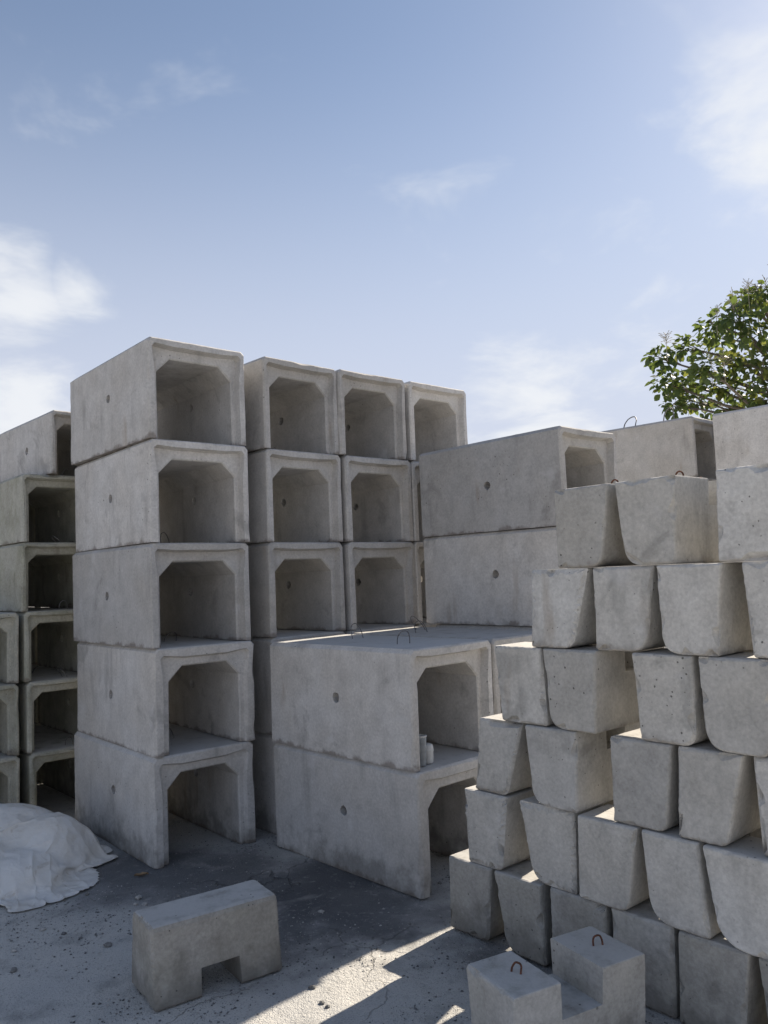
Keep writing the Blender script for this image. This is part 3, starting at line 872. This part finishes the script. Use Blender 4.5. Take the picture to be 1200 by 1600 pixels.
def build_tree():
    rnd = random.Random(5)
    base = Vector((7.15, TY + .3, 0.0))
    root = thing('broadleaf_tree', 'green broad-leaved tree rising behind the far right culverts', 'tree', base)
    lobes = [(1030, 560, 26), (1045, 600, 30), (1072, 545, 30), (1070, 600, 34), (1052, 635, 22), (1085, 628, 26), (1100, 575, 28), (1112, 510, 28), (1128, 535, 34), (1122, 605, 30),
             (1130, 640, 26), (1150, 500, 34), (1165, 470, 26), (1188, 460, 26), (1150, 565, 34), (1162, 610, 32), (1185, 520, 36), (1188, 575, 36), (1192, 622, 28), (1165, 640, 26),
             (1215, 480, 34), (1225, 540, 40), (1235, 600, 40), (1265, 470, 40), (1280, 560, 50), (1300, 630, 44), (1330, 520, 50), (1360, 590, 50), (1250, 425, 36), (1310, 440, 40),
             (1390, 520, 44), (1370, 460, 36), (1215, 655, 30), (1160, 665, 26), (1110, 660, 20)]
    clumps = []
    for (px, py, r_) in lobes:
        c = tree_pt(px, py, TY + rnd.uniform(-1.1, 1.3))
        clumps.append((c, r_ * .88 * TY / CAM_F))
    # trunk and limbs
    trunk_pts = [base + Vector((0, 0, -0.1)), base + Vector((.05, 0, 1.2)), base + Vector((-.05, .1, 2.6)), base + Vector((.02, 0, 4.0)), base + Vector((.10, .05, 5.6)), base + Vector((.05, 0, 6.6))]
    def loc(v): return v - base
    v, f = tube([loc(p) for p in trunk_pts], [.19, .15, .13, .11, .07, .03], 10)
    link_mesh('trunk', mesh_from('trunk', v, f, 50), M_BARK, root)
    lv, lf = [], []
    for (c, r_) in clumps:
        t0 = rnd.uniform(.45, .9)
        zz = max(2.6, min(6.2, c.z - 0.35 - 0.28 * abs(c.x - base.x)))
        s = base + Vector((0.03, 0, zz))
        mid = s.lerp(c, .5) + Vector((rnd.uniform(-.1, .1), rnd.uniform(-.1, .1), rnd.uniform(-.05, .22)))
        pts = [s, s.lerp(mid, .5) + Vector((0, 0, rnd.uniform(-.05, .05))), mid, mid.lerp(c, .55) + Vector((rnd.uniform(-.05, .05), 0, rnd.uniform(-.05, .05))), c]
        tv, tf = tube([loc(p) for p in pts], [.045, .035, .026, .018, .008], 6)
        o = len(lv); lv += tv; lf += [tuple(i + o for i in q) for q in tf]
        for k in range(4):
            e = c + Vector((rnd.gauss(0, 1), rnd.gauss(0, 1), rnd.gauss(0.3, 1))).normalized() * r_ * .9
            tv, tf = tube([loc(mid.lerp(c, .6)), loc(c.lerp(e, .4)), loc(e)], [.012, .009, .004], 4)
            o = len(lv); lv += tv; lf += [tuple(i + o for i in q) for q in tf]
    link_mesh('limbs', mesh_from('limbs', lv, lf, 50), M_BARK, root)
    # leaves
    cv, cf, mi = [], [], []
    def leaf(p, dirn, up, ln, wd, mat):
        side = dirn.cross(up).normalized(); up2 = side.cross(dirn).normalized()
        o = len(cv)
        fold = rnd.uniform(.12, .32); droop = rnd.uniform(.05, .3)
        rows = [(0, 0), (.22, .62), (.5, 1.0), (.78, .66), (1.0, 0)]
        for (a, w) in rows:
            cpt = p + dirn * ln * a - up2 * ln * droop * a * a
            cv.append(loc(cpt))
            if 0 < a < 1:
                cv.append(loc(cpt + side * wd * w + up2 * wd * w * fold)); cv.append(loc(cpt - side * wd * w + up2 * wd * w * fold))
        # indices: 0 | 1 2 3 | 4 5 6 | 7 8 9 | 10
        for q in ((0, 1, 2), (0, 3, 1), (1, 4, 5, 2), (1, 3, 6, 4), (4, 7, 8, 5), (4, 6, 9, 7), (7, 10, 8), (7, 9, 10)):
            cf.append(tuple(i + o for i in q)); mi.append(mat)
    for (c, r_) in clumps:
        nl = int(62 + 460 * r_ * r_)
        yel = rnd.random() < .25
        for k in range(nl):
            a = Vector((rnd.gauss(0, 1), rnd.gauss(0, 1), rnd.gauss(0.1, .8))).normalized()
            rad = r_ * (rnd.random() ** .5)
            p = c + Vector((a.x * rad, a.y * rad, a.z * rad * .85))
            dn = (a * 0.8 + Vector((rnd.gauss(0, .5), rnd.gauss(0, .5), rnd.uniform(-.9, .2)))).normalized()
            up = (Vector((0, 0, 1)) + Vector((rnd.gauss(0, .5), rnd.gauss(0, .5), 0))).normalized()
            if abs(dn.dot(up)) > .95: up = Vector((1, 0, 0))
            ln = rnd.uniform(.07, .18)
            leaf(p, dn, up, ln, ln * rnd.uniform(.30, .42), 1 if rnd.random() < (.45 if yel else .10) else 0)
    me = bpy.data.meshes.new('crown'); me.from_pydata([tuple(q) for q in cv], [], cf)
    me.materials.append(M_LEAF); me.materials.append(M_LEAF2)
    me.polygons.foreach_set('material_index', mi)
    for pl in me.polygons: pl.use_smooth = True
    tag(link_mesh('crown', me, None, root), kind='stuff')
    # flower sprays above the crown
    for (px, py, sz) in ((1040, 522, 16), (1118, 482, 16), (1145, 462, 22), (1158, 455, 18), (1168, 440, 18), (1196, 438, 18), (1180, 445, 14), (1130, 550, 20), (1110, 555, 18), (1230, 415, 24), (1270, 410, 24)):
        c = tree_pt(px, py, TY + rnd.uniform(-1.2, .2)); s = sz * TY / CAM_F
        pv, pf = [], []
        ft = c - Vector((0, 0, s * 2.6))
        tv, tf = tube([loc(ft), loc(c)], [.006, .004], 4); pv += tv; pf += tf
        for k in range(26):
            a = ft.lerp(c, rnd.uniform(.55, 1.0))
            e = a + Vector((rnd.gauss(0, .5), rnd.gauss(0, .5), rnd.uniform(.1, .8))) * s * .7
            tv, tf = tube([loc(a), loc(a.lerp(e, .5) + Vector((0, 0, .02 * s))), loc(e)], [.004, .0035, .006], 3)
            o = len(pv); pv += tv; pf += [tuple(i + o for i in q) for q in tf]
        link_mesh('flower_spray', mesh_from('flower_spray', pv, pf, 60), M_PANICLE, root)


build_tree()


# ------------------------------------------------------------------ grit, stones, scraps
def ground_at(px, py):
    d = pixel_dir(px, py)
    t_ = -CAM_H / d.z
    return Vector((0, 0, CAM_H)) + d * t_


M_STONE_D = simple('dark_grit', (0.14, 0.14, 0.138), 0.9, 0, 0.4, 80)
M_STONE_L = simple('pale_grit', (0.40, 0.385, 0.36), 0.9, 0, 0.25, 80)
M_STONE_M = simple('grey_grit', (0.20, 0.195, 0.185), 0.9, 0, 0.3, 80)


def stone_geo(rnd, r_, flat=0.6):
    t_ = [(1, 0, 0), (-1, 0, 0), (0, 1, 0), (0, -1, 0), (0, 0, 1), (0, 0, -1)]
    v = [Vector(q) * rnd.uniform(.65, 1.2) for q in t_]
    rot = Matrix.Rotation(rnd.uniform(0, 6.28), 3, 'Z') @ Matrix.Rotation(rnd.uniform(-.6, .6), 3, 'X')
    v = [rot @ q for q in v]
    v = [Vector((q.x * r_, q.y * r_, q.z * r_ * flat)) for q in v]
    f = [(0, 2, 4), (2, 1, 4), (1, 3, 4), (3, 0, 4), (2, 0, 5), (1, 2, 5), (3, 1, 5), (0, 3, 5)]
    return v, f


rg = random.Random(21)
gv2, gf2, gmi = [], [], []
placed = 0
while placed < 14000:
    x = rg.uniform(-2.6, 1.3); y = rg.uniform(2.5, 5.6)
    w = nz(x * 1.6, y * 1.6, 12.0) + .6 * nz(x * 5, y * 5, 4.0)
    if w < rg.uniform(-.25, .6): continue
    r_ = .0020 + .0058 * rg.random() ** 4
    v, f = stone_geo(rg, r_)
    o = len(gv2); z = ground_height(x, y) + r_ * .2
    gv2 += [(q.x + x, q.y + y, q.z + z) for q in v]; gf2 += [tuple(i + o for i in q) for q in f]
    m = 0 if rg.random() < .45 else (1 if rg.random() < .45 else 2)
    gmi += [m] * 8
    placed += 1
gme2 = bpy.data.meshes.new('gravel'); gme2.from_pydata(gv2, [], gf2)
for mm in (M_STONE_D, M_STONE_L, M_STONE_M): gme2.materials.append(mm)
gme2.polygons.foreach_set('material_index', gmi)
tag(link_mesh('gravel', gme2, None), 'fine dark and pale grit scattered over the yard ground', 'gravel', kind='stuff')


def rock_mesh(seed, r_):
    bm = bmesh.new()
    bmesh.ops.create_icosphere(bm, subdivisions=2, radius=1.0)
    for v in bm.verts:
        k = 1 + .45 * nz(v.co.x * 1.3 + seed, v.co.y * 1.3, v.co.z * 1.3) + .15 * nz(v.co.x * 4, v.co.y * 4 + seed, v.co.z * 4)
        v.co = Vector((v.co.x * k * r_, v.co.y * k * r_ * .8, v.co.z * k * r_ * .55))
    me = bpy.data.meshes.new('stone_body'); bm.to_mesh(me); bm.free()
    return me


for i, (px, py, r_, mt) in enumerate(((169, 1477, .020, M_STONE_M), (22, 1516, .018, M_STONE_M), (66, 1452, .016, M_STONE_L), (22, 1485, .015, M_STONE_L), (136, 1398, .014, M_STONE_M), (100, 1458, .013, M_STONE_D),
                                      (216, 1403, .020, M_STONE_L), (226, 1412, .014, M_STONE_L), (212, 1412, .012, M_STONE_L), (240, 1421, .013, M_STONE_L), (488, 1541, .014, M_STONE_D), (503, 1566, .012, M_STONE_D), (512, 1572, .011, M_STONE_D),
                                      (687, 1378, .012, M_STONE_M), (640, 1442, .010, M_STONE_M), (502, 1424, .014, M_STONE_L), (280, 1400, .012, M_STONE_M))):
    g = ground_at(px, py)
    if i < 6: lab, grp = 'small loose stone on the dusty ground left of the notched block', 'loose stones in the left foreground'
    elif i < 10 or i == 16: lab, grp = 'pale stone chip on the ground behind the upside down notched block', 'stone chips behind the notched block'
    elif i < 13: lab, grp = 'dark stone lying in the sunlit streak on the ground', 'dark stones in the sunlit streak'
    else: lab, grp = 'small stone on the shaded ground before the low middle culverts', 'stones before the low culverts'
    o = tag(link_mesh('stone', rock_mesh(i * 3.3, r_), mt), lab, 'stone', grp)
    o.location = (g.x, g.y, ground_height(g.x, g.y) + r_ * .3); o.rotation_euler = (0, 0, i * 1.9)

# dry leaf by the corner of the tall stack, bits of rag
g = ground_at(221, 1369)
lv, lf = [], []
for i in range(9):
    a = i / 8; w = math.sin(math.pi * min(1, a * 1.02)) ** .8 * .018
    for s in (-1, -.5, 0, .5, 1):
        lv.append(((a - .5) * .075, s * w + .004 * nz(a * 5, s, 1), .006 + .010 * abs(s) + .008 * nz(a * 4, s * 2, 3)))
for i in range(8):
    for k in range(4): lf.append((i * 5 + k, i * 5 + k + 1, (i + 1) * 5 + k + 1, (i + 1) * 5 + k))
lo = tag(link_mesh('dry_leaf', mesh_from('dry_leaf', lv, lf, 60), simple('dry_leaf_brown', (0.30, 0.20, 0.11), 0.8, 0, .3, 40)), 'curled brown dry leaf on the ground before the tall stack', 'leaf')
lo.location = (g.x, g.y, ground_height(g.x, g.y)); lo.rotation_euler = (0, 0, .35)
